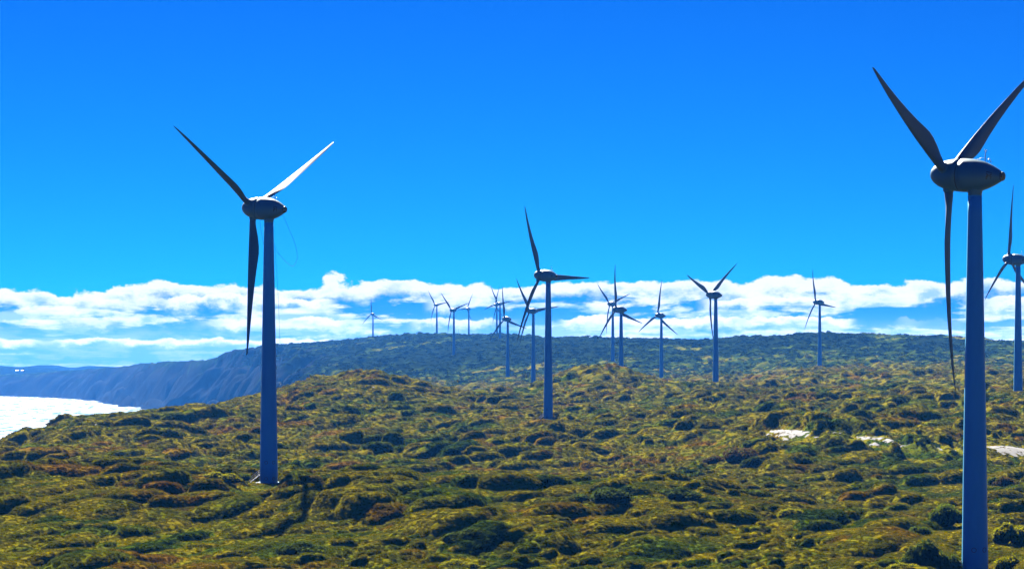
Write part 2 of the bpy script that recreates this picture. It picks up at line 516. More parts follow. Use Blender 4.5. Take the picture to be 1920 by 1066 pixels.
def out(n, surf):
    o = n.node('ShaderNodeOutputMaterial')
    n.l.new(surf, o.inputs['Surface'])
    return o


def heath_colour(n, attr_type):
    geo = n.node('ShaderNodeNewGeometry')
    pos = geo.outputs['Position']
    at = n.node('ShaderNodeAttribute', attribute_type=attr_type, attribute_name='tint')
    tint = at.outputs['Fac']
    p2 = n.vmul(pos, (1.0, 0.75, 0.0))
    patch = n.noise(p2, 0.013, 4.0, 0.55, 0.4)
    patch2 = n.noise(p2, 0.05, 3.0, 0.55, 0.3)
    fine = n.noise(pos, 0.9, 3.0, 0.6)
    v = n.m('ADD', n.m('MULTIPLY', tint, 0.34), n.m('MULTIPLY', n.lin(patch, 0.3, 0.7), 0.38))
    v = n.m('ADD', v, n.m('MULTIPLY', n.lin(patch2, 0.3, 0.7), 0.28))
    c = n.ramp(v, [(0.0, (0.018, 0.034, 0.012)), (0.14, (0.034, 0.066, 0.010)), (0.28, (0.080, 0.125, 0.004)), (0.40, (0.190, 0.198, 0.003)),
                   (0.52, (0.315, 0.250, 0.002)), (0.62, (0.140, 0.155, 0.003)), (0.72, (0.285, 0.175, 0.004)), (0.84, (0.220, 0.108, 0.010)), (0.95, (0.125, 0.072, 0.030))])
    g = n.ramp(fine, [(0.25, (0.62, 0.66, 0.70)), (0.5, (1, 1, 1)), (0.78, (1.35, 1.28, 1.0))])
    c = n.mix(1.0, c, g, 'MULTIPLY')
    if attr_type == 'GEOMETRY':
        shade_attr = n.node('ShaderNodeAttribute', attribute_type='GEOMETRY', attribute_name='rock')  # dark rock tone with the shade of the cliff faces painted in
        c = n.mix(shade_attr.outputs['Fac'], c, n.ramp(fine, [(0.3, (0.020, 0.026, 0.030)), (0.7, (0.050, 0.056, 0.056))]))
    return c, pos, v


def heath_material(name, attr_type, translucent, bump):
    m, n = new_mat(name)
    c, pos, v = heath_colour(n, attr_type)
    if attr_type == 'INSTANCER':
        oi = n.node('ShaderNodeObjectInfo')
        j = n.ramp(oi.outputs['Random'], [(0.0, (0.62, 0.70, 0.7)), (0.5, (1.0, 1.0, 1.0)), (1.0, (1.45, 1.32, 1.0))])
        c = n.mix(1.0, c, j, 'MULTIPLY')
    d = n.node('ShaderNodeBsdfDiffuse')
    n.l.new(c, d.inputs['Color'])
    d.inputs['Roughness'].default_value = 0.6
    if bump:
        bn = n.node('ShaderNodeBump')
        bn.inputs['Strength'].default_value = 0.9
        bn.inputs['Distance'].default_value = 0.6
        n.l.new(n.noise(pos, 0.8, 5.0, 0.65), bn.inputs['Height'])
        n.l.new(bn.outputs[0], d.inputs['Normal'])
    if translucent:
        tr = n.node('ShaderNodeBsdfTranslucent')
        n.l.new(n.mix(1.0, c, (1.25, 1.3, 0.6), 'MULTIPLY'), tr.inputs['Color'])
        mx = n.node('ShaderNodeMixShader')
        mx.inputs[0].default_value = translucent
        n.l.new(d.outputs[0], mx.inputs[1])
        n.l.new(tr.outputs[0], mx.inputs[2])
        out(n, mx.outputs[0])
    else:
        out(n, d.outputs[0])
    return m


def leaf_material(name, dark, bright):
    m, n = new_mat(name)
    geo = n.node('ShaderNodeNewGeometry')
    f = n.noise(geo.outputs['Position'], 0.9, 3.0, 0.6)
    c = n.ramp(f, [(0.3, dark), (0.7, bright)])
    d = n.node('ShaderNodeBsdfDiffuse')
    n.l.new(c, d.inputs['Color'])
    tr = n.node('ShaderNodeBsdfTranslucent')
    n.l.new(n.mix(1.0, c, (1.3, 1.35, 0.6), 'MULTIPLY'), tr.inputs['Color'])
    mx = n.node('ShaderNodeMixShader')
    mx.inputs[0].default_value = 0.2
    n.l.new(d.outputs[0], mx.inputs[1])
    n.l.new(tr.outputs[0], mx.inputs[2])
    out(n, mx.outputs[0])
    return m


M = {}
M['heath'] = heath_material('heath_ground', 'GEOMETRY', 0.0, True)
M['clump'] = heath_material('heath_leaves', 'INSTANCER', 0.12, False)
M['leaf_yellow'] = leaf_material('yellow_green_leaves', (0.20, 0.20, 0.004), (0.40, 0.34, 0.006))
M['leaf_green'] = leaf_material('green_leaves', (0.075, 0.115, 0.006), (0.165, 0.190, 0.008))
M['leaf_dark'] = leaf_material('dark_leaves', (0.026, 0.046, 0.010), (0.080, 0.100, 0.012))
M['leaf_brown'] = leaf_material('brown_leaves', (0.075, 0.055, 0.020), (0.170, 0.100, 0.028))


def plain(name, col, rough=0.5, spec=0.4, var=0.12, scale=0.6, metal=0.0):
    m, n = new_mat(name)
    tcn = n.node('ShaderNodeTexCoord')
    f = n.noise(n.vmul(tcn.outputs['Object'], (1.0, 1.0, 0.25)), scale, 5.0, 0.6)
    c = n.mix(f, tuple(x * (1 - var) for x in col), tuple(min(1, x * (1 + var)) for x in col))
    d = n.node('ShaderNodeBsdfPrincipled')
    n.l.new(c, d.inputs['Base Color'])
    d.inputs['Roughness'].default_value = rough
    d.inputs['Specular IOR Level'].default_value = spec
    d.inputs['Metallic'].default_value = metal
    out(n, d.outputs[0])
    return m


M['paint'] = plain('tower_paint', (0.075, 0.38, 0.60), 0.5, 0.2, 0.12, 0.9)
M['nacelle'] = plain('nacelle_paint', (0.06, 0.14, 0.20), 0.5, 0.2, 0.06)
M['blade'] = plain('blade_gelcoat', (0.075, 0.11, 0.16), 0.6, 0.15, 0.07, 0.4)
M['black'] = plain('black_rubber', (0.012, 0.012, 0.014), 0.6, 0.3)
M['emblem'] = plain('emblem_print', (0.015, 0.015, 0.02), 0.5, 0.3)
M['concrete'] = plain('concrete', (0.40, 0.39, 0.36), 0.85, 0.2, 0.2, 2.0)
M['white_metal'] = plain('galvanised_rail', (0.72, 0.72, 0.72), 0.4, 0.5, 0.08)
M['rope'] = plain('rope', (0.10, 0.10, 0.11), 0.8, 0.2)
M['sand'] = plain('pale_sand', (0.105, 0.098, 0.09), 0.9, 0.15, 0.18, 0.5)
M['orange_sand'] = plain('orange_sand', (0.56, 0.38, 0.20), 0.9, 0.15, 0.18, 0.5)
M['limestone'] = plain('limestone', (0.45, 0.43, 0.40), 0.85, 0.2, 0.2, 1.5)
M['house'] = plain('house_wall', (0.22, 0.21, 0.19), 0.8, 0.2)
M['roof'] = plain('house_roof', (0.16, 0.16, 0.16), 0.6, 0.3)

m, n = new_mat('sea_water')
geo = n.node('ShaderNodeNewGeometry')
pos = geo.outputs['Position']
d = n.node('ShaderNodeBsdfPrincipled')
d.inputs['Base Color'].default_value = (0.02, 0.10, 0.13, 1)
n.l.new(n.lin(n.noise(n.vmul(pos, (1.0, 0.22, 1.0)), 0.045, 5.0, 0.7, 0.6), 0.36, 0.62, 0.05, 0.25), d.inputs['Roughness'])
d.inputs['IOR'].default_value = 1.33
bn = n.node('ShaderNodeBump')
bn.inputs['Strength'].default_value = 1.0
bn.inputs['Distance'].default_value = 3.0
wv = n.m('ADD', n.noise(n.vmul(pos, (1.0, 0.35, 1.0)), 0.05, 6.0, 0.66, 0.4), n.m('MULTIPLY', n.noise(pos, 0.008, 3.0, 0.5), 1.5))
n.l.new(wv, bn.inputs['Height'])
n.l.new(bn.outputs[0], d.inputs['Normal'])
out(n, d.outputs[0])
M['sea'] = m


# ---------------------------------------------------------------- mesh helpers
def mesh_from_arrays(name, verts, quads, smooth=True):
    me = bpy.data.meshes.new(name)
    nv, nq = len(verts), len(quads)
    me.vertices.add(nv)
    me.vertices.foreach_set('co', np.asarray(verts, np.float32).ravel())
    me.loops.add(nq * 4)
    me.loops.foreach_set('vertex_index', np.asarray(quads, np.int32).ravel())
    me.polygons.add(nq)
    me.polygons.foreach_set('loop_start', np.arange(0, nq * 4, 4, dtype=np.int32))
    me.polygons.foreach_set('use_smooth', np.full(nq, smooth, dtype=bool))
    me.update(calc_edges=True)
    return me


def link(name, me, mat=None, parent=None):
    o = bpy.data.objects.new(name, me)
    COL.objects.link(o)
    if mat is not None and not me.materials:
        me.materials.append(mat)
    if parent is not None:
        o.parent = parent
    return o


def tag(o, label=None, cat=None, group=None, kind=None):
    if label:
        o['label'] = label
    if cat:
        o['category'] = cat
    if group:
        o['group'] = group
    if kind:
        o['kind'] = kind
    return o


def bm_mesh(name, bm, smooth=True):
    me = bpy.data.meshes.new(name)
    bmesh.ops.recalc_face_normals(bm, faces=bm.faces)
    bm.to_mesh(me)
    bm.free()
    if smooth:
        for p in me.polygons:
            p.use_smooth = True
    return me


def grid_quads(nr, nc, off=0):
    i = np.arange((nr - 1) * (nc - 1))
    r, c = i // (nc - 1), i % (nc - 1)
    a = r * nc + c + off
    return np.stack([a, a + 1, a + nc + 1, a + nc], 1)


# ---------------------------------------------------------------- terrain: one sheet, finer near the camera
V, Q, TT, CLIFF_SHADE = [], [], [], []
off = 0


def add_grid(x, y, fine):
    global off
    nr, nc = x.shape
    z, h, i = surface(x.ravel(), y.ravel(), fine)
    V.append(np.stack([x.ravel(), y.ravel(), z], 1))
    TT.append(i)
    xr, yr = x.ravel(), y.ravel()
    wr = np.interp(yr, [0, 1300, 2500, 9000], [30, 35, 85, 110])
    CLIFF_SHADE.append(np.clip((wr - coast_dist(xr, yr)) / 25 + 0.5 + (fbm(xr / 25, yr / 40, 91, 3) - 0.5) * 4.5, 0, 1))  # mask for the painted cliff shade, a ragged band along the coast
    Q.append(grid_quads(nr, nc, off))
    off += nr * nc


def wedge(y0, y1, step_y, step_x, half):
    ys = np.arange(y0, y1 + step_y * 0.5, step_y)
    hw_mid = half(0.5 * (y0 + y1))
    nc = int(2 * hw_mid / step_x)
    t = np.linspace(-1, 1, nc)
    yy = np.repeat(ys[:, None], nc, 1)
    xx = half(yy) * t[None, :]
    return xx, yy


half = lambda y: 0.222 * y + 14
zones = [(392, 760, 0.60, 0.62, True), (759.5, 1420, 1.15, 1.15, True), (1418, 2620, 2.4, 2.3, False), (2616, 5700, 6.0, 5.5, False)]
for y0, y1, sy, sx, fine in zones:
    gx_, gy_ = wedge(y0, y1, sy, sx, half)
    add_grid(gx_, gy_, fine)
# far cliffs beyond the detailed wedge and everything outside the view, coarse
ys = np.arange(5690, 13001, 30.0)
xs = np.linspace(-1, 1, 200)
yy = np.repeat(ys[:, None], 200, 1)
add_grid(half(yy) * xs[None, :], yy, False)


def side_sheet(x_of, y0, y1, step, n):
    ys = np.arange(y0, y1 + 1, step)
    t = np.linspace(0, 1, n)
    yy = np.repeat(ys[:, None], n, 1)
    a, b = x_of(yy)
    add_grid(a + (b - a) * t[None, :] ** 1.5, yy, False)


side_sheet(lambda y: (half(y), np.full_like(y, 5500.0)), 392, 13000, 60, 70)
side_sheet(lambda y: (-half(y), np.full_like(y, -5500.0)), 392, 13000, 60, 70)
yb = np.concatenate([np.arange(-1200, 0, 60.0), np.arange(0, 393, 8.0)])
xb = np.concatenate([np.linspace(-5500, -160, 50), np.linspace(-150, 150, 80), np.linspace(160, 5500, 50)])
gx_, gy_ = np.meshgrid(xb, yb)
add_grid(gx_, gy_, False)
me = mesh_from_arrays('heath_terrain', np.concatenate(V), np.concatenate(Q))
a = me.attributes.new('tint', 'FLOAT', 'POINT')
a.data.foreach_set('value', np.concatenate(TT).astype(np.float32))
a = me.attributes.new('rock', 'FLOAT', 'POINT')  # where the cliff rock gets its shade as colour
a.data.foreach_set('value', np.concatenate(CLIFF_SHADE).astype(np.float32))
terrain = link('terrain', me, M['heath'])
tag(terrain, kind='structure')
del V, Q, TT

# sea
me = mesh_from_arrays('sea', [(-5500, -1200, 0), (5500, -1200, 0), (5500, 13000, 0), (-5500, 13000, 0)], [(0, 1, 2, 3)])
tag(link('sea', me, M['sea']), kind='structure')


# far blue hills beyond the headland
def far_hills(D, pts, depth):
    px = np.linspace(-700, 420, 120)
    py = np.interp(px, [p for p, _ in pts], [q for _, q in pts])
    V_ = []
    prof = [(-0.5, 0.0), (-0.3, 0.5), (-0.12, 0.86), (0.0, 1.0), (0.25, 0.9), (0.6, 0.3), (1.0, 0.0)]
    for k, h in prof:
        x = (px - CX) / F_PX * D
        y = np.full_like(x, D + k * depth) + (fbm(x / 300, x * 0 + k, 5, 3) - 0.5) * 300
        z = np.maximum(0, zpy(D, py)) * h + (fbm(x / 90, x * 0 + k * 3, 9, 3) - 0.5) * 10 * (h > 0.4)
        V_.append(np.stack([x * y / D, y, z - 2], 1))
    me = mesh_from_arrays('far_hills', np.concatenate(V_), grid_quads(len(prof), len(px)))
    a = me.attributes.new('tint', 'FLOAT', 'POINT')
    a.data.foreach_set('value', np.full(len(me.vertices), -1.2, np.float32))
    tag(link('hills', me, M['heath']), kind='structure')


far_hills(10600, [(-700, 690), (0, 684), (40, 686), (95, 690), (140, 695), (200, 704), (420, 712)], 800)
far_hills(12000, [(-700, 700), (30, 690), (70, 683), (110, 684), (130, 687), (200, 685), (240, 688), (290, 694), (420, 700)], 700)


# ---------------------------------------------------------------- sand
def sand_patch(name, spots, mat):
    """patches of bare sand, each an uneven disc lying on the ground"""
    bm = bmesh.new()
    for k, (sx, sy, sr) in enumerate(spots):
        NR, NA = 7, 30
        rings = []
        for r in range(NR + 1):
            rr = r / NR
            ring = []
            for q in range(NA):
                an = 2 * math.pi * q / NA
                e = 1 + 0.25 * math.sin(3 * an + k) + 0.2 * math.sin(7 * an + 2 * k) + 0.12 * math.sin(11 * an + 5 * k)
                ring.append((sx + sr * 1.25 * rr * e * math.cos(an), sy + sr * 1.7 * rr * e * math.sin(an)))
            rings.append(ring)
        arr = np.array(rings).reshape(-1, 2)
        zz = land(arr[:, 0], arr[:, 1]) + 0.06 + 0.004 * k + 0.25 * (fbm(arr[:, 0] / 1.5, arr[:, 1] / 3, 77, 3) - 0.5)
        vv = [bm.verts.new((p[0], p[1], z)) for p, z in zip(arr, zz)]
        for r in range(NR):
            for q in range(NA):
                q2 = (q + 1) % NA
                if r == 0:
                    if q < NA:
                        pass
                bm.faces.new((vv[r * NA + q], vv[r * NA + q2], vv[(r + 1) * NA + q2], vv[(r + 1) * NA + q]))
    bmesh.ops.remove_doubles(bm, verts=bm.verts, dist=0.0005)
    o = link(name, bm_mesh(name, bm), mat)
    tag(o, kind='structure')
    return o


sand_patch('sand_track', SAND_SPOTS, M['sand'])
sand_patch('sand_clearing', [ORANGE_SPOT], M['orange_sand'])


# ---------------------------------------------------------------- leaf clumps and shrubs
def leaf_cloud(name, lobes, n_leaf, size, seed, mat, flat=0.75, jitter=0.5):
    """leaf-sized faces spread over and through the skin of a few joined domes"""
    r = np.random.default_rng(seed)
    areas = np.array([l[3] ** 2 for l in lobes])
    counts = np.maximum(3, (n_leaf * areas / areas.sum()).astype(int))
    C, Nn = [], []
    for (lx, ly, lz, lr, sq), c in zip(lobes, counts):
        u = r.uniform(-0.25, 1, c)
        ph = r.uniform(0, 2 * math.pi, c)
        s = np.sqrt(np.clip(1 - u * u, 0, 1))
        nn = np.stack([s * np.cos(ph), s * np.sin(ph), u], 1)
        rad = lr * (0.80 + 0.26 * r.random(c))
        p = nn * rad[:, None] * np.array([1, 1, sq]) + np.array([lx, ly, lz])
        C.append(p)
        Nn.append(nn)
    C, Nn = np.concatenate(C), np.concatenate(Nn)
    k = len(C)
    Nn = Nn + r.normal(0, jitter, (k, 3))
    Nn[:, 2] += 0.25
    Nn /= np.linalg.norm(Nn, axis=1)[:, None]
    T = np.cross(Nn, r.normal(0, 1, (k, 3)))
    T /= np.linalg.norm(T, axis=1)[:, None] + 1e-9
    B = np.cross(Nn, T)
    s = size * r.uniform(0.6, 1.35, k)[:, None]
    verts = np.stack([C - T * s, C - B * s * flat * 0.7 + Nn * s * 0.15, C + T * s, C + B * s * flat * 0.7 + Nn * s * 0.15], 1).reshape(-1, 3)
    quads = np.arange(k * 4).reshape(-1, 4)
    me = mesh_from_arrays(name, verts, quads, False)
    me.materials.append(mat)
    return me


def core_dome(bm, x, y, z, r, sq):
    res = bmesh.ops.create_icosphere(bm, subdivisions=2, radius=1.0)
    for v in res['verts']:
        v.co = Vector((x + v.co.x * r * 0.86, y + v.co.y * r * 0.86, z + v.co.z * r * sq * 0.86))


clumps = []
for k in range(5):
    rr = np.random.default_rng(200 + k)
    lobes = [(0, 0, 0, 0.62, 0.6)] + [(rr.uniform(-.5, .5), rr.uniform(-.5, .5), rr.uniform(-.1, .14), rr.uniform(.3, .45), 0.65) for _ in range(3)]
    me = leaf_cloud('leaf_clump', lobes, 150, 0.115, 300 + k, M['clump'], 0.9, 0.28)
    ob = bpy.data.objects.new('leaf_clump', me)
    clumps.append(ob)


def scatter(name, zone_list, seed):
    r = np.random.default_rng(seed)
    P, S, TI, RO, IX = [], [], [], [], []
    for y0, y1, dens, s0, s1 in zone_list:
        hw = half(y1)
        cnt = int(dens * (y1 - y0) * 2 * hw)
        y = r.uniform(y0, y1, cnt)
        x = r.uniform(-hw, hw, cnt)
        keep = np.abs(x) < half(y) - 2
        x, y = x[keep], y[keep]
        z, h, i = surface(x, y, True)
        ok = (coast_dist(x, y) > np.where(y > 2000, 75, 25))
        for sx, sy, sr, sk in SAND:
            q = np.sqrt((x - sx) ** 2 + ((y - sy) * sk) ** 2)
            ok &= ~((q < sr) & (r.random(len(x)) > 0.6))
        for tx, ty, tz in TPOS:
            ok &= (x - tx) ** 2 + (y - ty) ** 2 > 3.4 ** 2
        x, y, z, h, i = x[ok], y[ok], z[ok], h[ok], i[ok]
        sc = r.uniform(s0, s1, len(x)) * (0.75 + 0.2 * np.clip(h, 0, 2))
        P.append(np.stack([x, y, z - 0.12 * sc], 1))
        S.append(sc)
        TI.append(i + r.normal(0, 0.07, len(x)))
    P, S, TI = np.concatenate(P), np.concatenate(S), np.concatenate(TI)
    me = bpy.data.meshes.new(name)
    me.vertices.add(len(P))
    me.vertices.foreach_set('co', P.astype(np.float32).ravel())
    for nm, arr in (('size', S), ('tint', TI), ('turn', r.uniform(0, 6.283, len(P))), ('pick', r.integers(0, 5, len(P)).astype(float))):
        at = me.attributes.new(nm, 'FLOAT', 'POINT')
        at.data.foreach_set('value', arr.astype(np.float32))
    o = link(name, me)
    ng = bpy.data.node_groups.new('heath_scatter', 'GeometryNodeTree')
    ng.interface.new_socket('Geometry', in_out='INPUT', socket_type='NodeSocketGeometry')
    ng.interface.new_socket('Geometry', in_out='OUTPUT', socket_type='NodeSocketGeometry')
    nin, nout = ng.nodes.new('NodeGroupInput'), ng.nodes.new('NodeGroupOutput')

    def attr(nm):
        q = ng.nodes.new('GeometryNodeInputNamedAttribute')
        q.data_type = 'FLOAT'
        q.inputs['Name'].default_value = nm
        return [s for s in q.outputs if s.name == 'Attribute' and s.enabled][0]
    join = ng.nodes.new('GeometryNodeJoinGeometry')
    for k, c in enumerate(clumps):
        inf = ng.nodes.new('GeometryNodeObjectInfo')
        inf.inputs['Object'].default_value = c
        inf.inputs['As Instance'].default_value = True
        iop = ng.nodes.new('GeometryNodeInstanceOnPoints')
        cmp_ = ng.nodes.new('FunctionNodeCompare')
        cmp_.data_type = 'FLOAT'
        cmp_.operation = 'EQUAL'
        ng.links.new(attr('pick'), cmp_.inputs[0])
        cmp_.inputs[1].default_value = float(k)
        cmp_.inputs['Epsilon'].default_value = 0.1
        ng.links.new(cmp_.outputs[0], iop.inputs['Selection'])
        ng.links.new(nin.outputs[0], iop.inputs['Points'])
        ng.links.new(inf.outputs['Geometry'], iop.inputs['Instance'])
        rot = ng.nodes.new('ShaderNodeCombineXYZ')
        ng.links.new(attr('turn'), rot.inputs[2])
        ng.links.new(rot.outputs[0], iop.inputs['Rotation'])
        ng.links.new(attr('size'), iop.inputs['Scale'])
        ng.links.new(iop.outputs[0], join.inputs[0])
    ng.links.new(join.outputs[0], nout.inputs[0])
    md = o.modifiers.new('scatter', 'NODES')
    md.node_group = ng
    print('scatter', name, len(P))
    return tag(o, 'olive and yellow-green wind-pruned heath covering the slopes', 'heath', kind='stuff')


scatter('heath_scrub', [(394, 520, 2.4, 0.36, 0.78), (520, 760, 1.9, 0.40, 0.85), (760, 1050, 0.60, 0.6, 1.2), (1050, 1420, 0.26, 0.9, 1.7), (1420, 2100, 0.06, 1.4, 2.8), (2100, 3000, 0.020, 2.0, 4.2), (3000, 5300, 0.007, 2.8, 6.0)], 11)


SHRUB_KINDS = {}


def shrub_meshes(kind, variant):
    key = (kind, variant)
    if key in SHRUB_KINDS:
        return SHRUB_KINDS[key]
    r = random.Random(900 + variant * 7 + len(kind))
    lobes = []
    for k in range(9):
        a = r.uniform(0, 6.283)
        d_ = r.uniform(0.0, 0.95) ** 0.7
        lr = r.uniform(0.30, 0.52) * (1.15 - 0.4 * d_)
        lobes.append((d_ * math.cos(a) * 1.0, d_ * math.sin(a) * 0.8, 0.42 * (1 - d_ * d_ * 0.55) + r.uniform(-.05, .08), lr, 0.8))
    leaves = leaf_cloud('foliage', lobes, 1500, 0.062, 40 + variant, M['leaf_' + kind], 0.85, 0.38)
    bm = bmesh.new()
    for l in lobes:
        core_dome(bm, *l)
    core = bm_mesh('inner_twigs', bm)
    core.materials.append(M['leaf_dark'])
    bm = bmesh.new()
    for k in range(4):
        a = k * 1.57 + r.uniform(-.4, .4)
        p0, p1 = Vector((0.05 * math.cos(a), 0.05 * math.sin(a), -0.15)), Vector((0.5 * math.cos(a), 0.45 * math.sin(a), 0.42))
        tube(bm, [p0, (p0 + p1) * 0.5 + Vector((0, 0, .05)), p1], [0.035, 0.026, 0.014], 6)
    stem = bm_mesh('stem', bm)
    stem.materials.append(M['rope'])
    SHRUB_KINDS[key] = (leaves, core, stem)
    return SHRUB_KINDS[key]


def tube(bm, pts, rad, seg=8, cap=True):
    pts = [Vector(p) for p in pts]
    if not isinstance(rad, (list, tuple)):
        rad = [rad] * len(pts)
    rings = []
    for k, p in enumerate(pts):
        t = (pts[min(k + 1, len(pts) - 1)] - pts[max(k - 1, 0)]).normalized()
        u = t.cross(Vector((0, 0, 1)))
        if u.length < 1e-3:
            u = t.cross(Vector((1, 0, 0)))
        u.normalize()
        v = t.cross(u)
        rings.append([bm.verts.new(p + (u * math.cos(2 * math.pi * q / seg) + v * math.sin(2 * math.pi * q / seg)) * rad[k]) for q in range(seg)])
    for a_, b_ in zip(rings, rings[1:]):
        for q in range(seg):
            bm.faces.new((a_[q], a_[(q + 1) % seg], b_[(q + 1) % seg], b_[q]))
    if cap:
        bm.faces.new(rings[0][::-1])
        bm.faces.new(rings[-1])


def shrub(px, py, wpx, hpx, kind, variant, label, group=None, turn=None):
    x, y, z = ground_hit(px, py, True)
    z += 0.55 * float(canopy(np.array([x]), np.array([y]))[0][0])
    s = F_PX / y
    rw, hh = wpx / s * 0.5, hpx / s
    e = bpy.data.objects.new('heath_shrub', None)
    COL.objects.link(e)
    e.location = (x, y, z - 0.05)
    e.rotation_euler = (0, 0, turn if turn is not None else random.uniform(-0.6, 0.6))
    e.scale = (rw / 1.12, rw / 1.12 * 0.9, hh / 0.80)
    tag(e, label, 'shrub', group)
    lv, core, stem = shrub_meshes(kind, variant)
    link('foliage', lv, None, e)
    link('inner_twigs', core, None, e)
    link('stem', stem, None, e)
    return e


SHRUBS = [
    # px, py of the foot, width px, height px, kind, variant
    (402, 893, 92, 20, 'yellow', 0, 'long yellow-green shrub just left of the stopped turbine foot'),
    (452, 896, 52, 16, 'green', 1, 'dark green shrub touching the stopped turbine foot on its left'),
    (222, 889, 34, 15, 'yellow', 2, 'small round golden shrub on the crest at far left'),
    (292, 898, 40, 12, 'green', 3, 'low green shrub on the crest between golden shrub and stopped turbine'),
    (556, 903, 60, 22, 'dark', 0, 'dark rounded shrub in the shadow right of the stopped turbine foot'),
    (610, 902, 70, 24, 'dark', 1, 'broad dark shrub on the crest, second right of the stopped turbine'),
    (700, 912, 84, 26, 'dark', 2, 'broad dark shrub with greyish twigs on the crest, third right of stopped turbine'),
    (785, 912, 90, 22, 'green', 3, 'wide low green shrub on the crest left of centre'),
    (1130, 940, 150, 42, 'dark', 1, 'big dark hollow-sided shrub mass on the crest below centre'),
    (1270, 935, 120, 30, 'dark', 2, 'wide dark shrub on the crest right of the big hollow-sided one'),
    (1390, 868, 110, 36, 'brown', 0, 'large brownish dome shrub left of the white sand'),
    (1412, 872, 56, 26, 'dark', 3, 'round dark shrub tucked before the large brownish dome'),
    (1340, 868, 60, 18, 'brown', 2, 'low brown shrub at the left foot of the large brownish dome'),
    (1512, 868, 44, 24, 'green', 1, 'single rounded green shrub below the white sand'),
    (1625, 958, 40, 18, 'yellow', 3, 'small bright golden shrub on the crest between two right towers'),
    (1480, 965, 70, 24, 'yellow', 1, 'bright yellow-green shrub on the crest right of centre'),
    (1775, 985, 100, 44, 'green', 2, 'tall dense green shrub just left of the nearest tower'),
    (1722, 1000, 60, 22, 'green', 0, 'low green shrub beside the tall dense one near the nearest tower'),
    (1885, 1020, 90, 48, 'yellow', 0, 'tall yellow-green shrub just right of the nearest tower'),
    (1900, 1062, 80, 36, 'yellow', 2, 'yellow-green shrub in the bottom right corner'),
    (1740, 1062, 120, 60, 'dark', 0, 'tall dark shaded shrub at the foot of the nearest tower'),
    (1690, 1064, 90, 30, 'yellow', 1, 'bright yellow-green shrub at the bottom edge before the dark shaded one'),
    (1885, 912, 60, 26, 'brown', 1, 'orange-brown shrub below the sand at the right edge'),
    (1866, 905, 36, 26, 'green', 3, 'upright green shrub between nearest tower and orange-brown shrub'),
    (1545, 742, 70, 16, 'dark', 3, 'wide dark shrub in the middle distance left of the orange clearing'),
    (1652, 752, 22, 14, 'brown', 3, 'small greyish-brown shrub at the left edge of the orange clearing'),
    (1685, 752, 40, 18, 'dark', 0, 'dark shrub right behind the orange clearing'),
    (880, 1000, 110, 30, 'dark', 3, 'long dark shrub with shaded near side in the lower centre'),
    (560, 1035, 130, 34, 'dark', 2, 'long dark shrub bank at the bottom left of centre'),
    (860, 1060, 80, 22, 'yellow', 3, 'bright yellow-green shrub at the bottom edge left of centre'),
]
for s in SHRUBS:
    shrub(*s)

# limestone boulders poking through the heath
bm = bmesh.new()
bmesh.ops.create_icosphere(bm, subdivisions=2, radius=1.0)
for v in bm.verts:
    v.co *= 0.75 + 0.45 * float(fbm(np.array([v.co.x * 1.7 + 5]), np.array([v.co.y * 1.7 + v.co.z * 2.3]), 3, 3)[0])
    v.co.z *= 0.65
rock_me = bm_mesh('limestone_rock', bm, False)
ROCKS = [
    (396, 790, 8, 'pale limestone rock alone on the slope left of the stopped turbine'),
    (97, 857, 16, 'widest pale limestone rock on the left coastal slope'),
    (80, 864, 5, 'tiny pale rock at the lower left end of the widest coastal rock'),
    (700, 744, 5, 'pale rock near the top of the left scrub hill'),
    (676, 757, 7, 'pale rock on the left scrub hill, lower left of the highest one'),
    (716, 754, 6, 'pale rock on the left scrub hill, lower right of the highest one'),
    (627, 784, 6, 'pale upright rock on the lower left flank of the scrub hill'),
    (180, 824, 6, 'small sandy rock in the middle of the left coastal slope'),
]
for px, py, wpx, lab in ROCKS:
    x, y, z = ground_hit(px, py, d0=700)
    zz = float(surface(np.array([x]), np.array([y]))[0][0])
    o = link('limestone_rock', rock_me, M['limestone'])
    rw = wpx / F_PX * y * 0.5
    o.location = (x, y, zz + rw * 0.15)
    o.scale = (rw, rw, rw * 0.9)
    o.rotation_euler = (0, 0, random.uniform(0, 6))
    tag(o, lab, 'rock', 'limestone rocks in the heath')


# ---------------------------------------------------------------- wind turbines
HUB, OVER, TILT = 65.0, 4.6, R_(4.0)


def lathe(bm, prof, seg=40, axis='Z'):
    rings = []
    for r, h in prof:
        ring = []
        for q in range(seg):
            a_ = 2 * math.pi * q / seg
            ring.append(bm.verts.new((r * math.cos(a_), r * math.sin(a_), h) if axis == 'Z' else (r * math.cos(a_), h, r * math.sin(a_))))
        rings.append(ring)
    for a_, b_ in zip(rings, rings[1:]):
        for q in range(seg):
            bm.faces.new((a_[q], a_[(q + 1) % seg], b_[(q + 1) % seg], b_[q]))
    if prof[0][0] > 1e-4:
        bm.faces.new(rings[0][::-1])
    if prof[-1][0] > 1e-4:
        bm.faces.new(rings[-1])
    bmesh.ops.remove_doubles(bm, verts=bm.verts, dist=1e-4)


def rad_at(z):
    return np.interp(z, [0, 20, 45, 61.7], [2.13, 1.86, 1.42, 1.10])


TM = {}
bm = bmesh.new()
prof = [(2.13, -1.0)]
for z in np.linspace(0, 61.7, 24):
    prof.append((float(rad_at(z)), float(z)))
lathe(bm, prof, 48)
TM['tower'] = bm_mesh('tower', bm)
for nm, z in (('joint_a', 20.6), ('joint_b', 41.2), ('yaw_ring', 61.75)):
    bm = bmesh.new()
    r0 = float(rad_at(z))
    lathe(bm, [(r0 - .05, z - .07), (r0 + .018, z - .07), (r0 + .018, z + .07), (r0 - .05, z + .07)], 48)
    TM[nm] = bm_mesh(nm, bm, False)
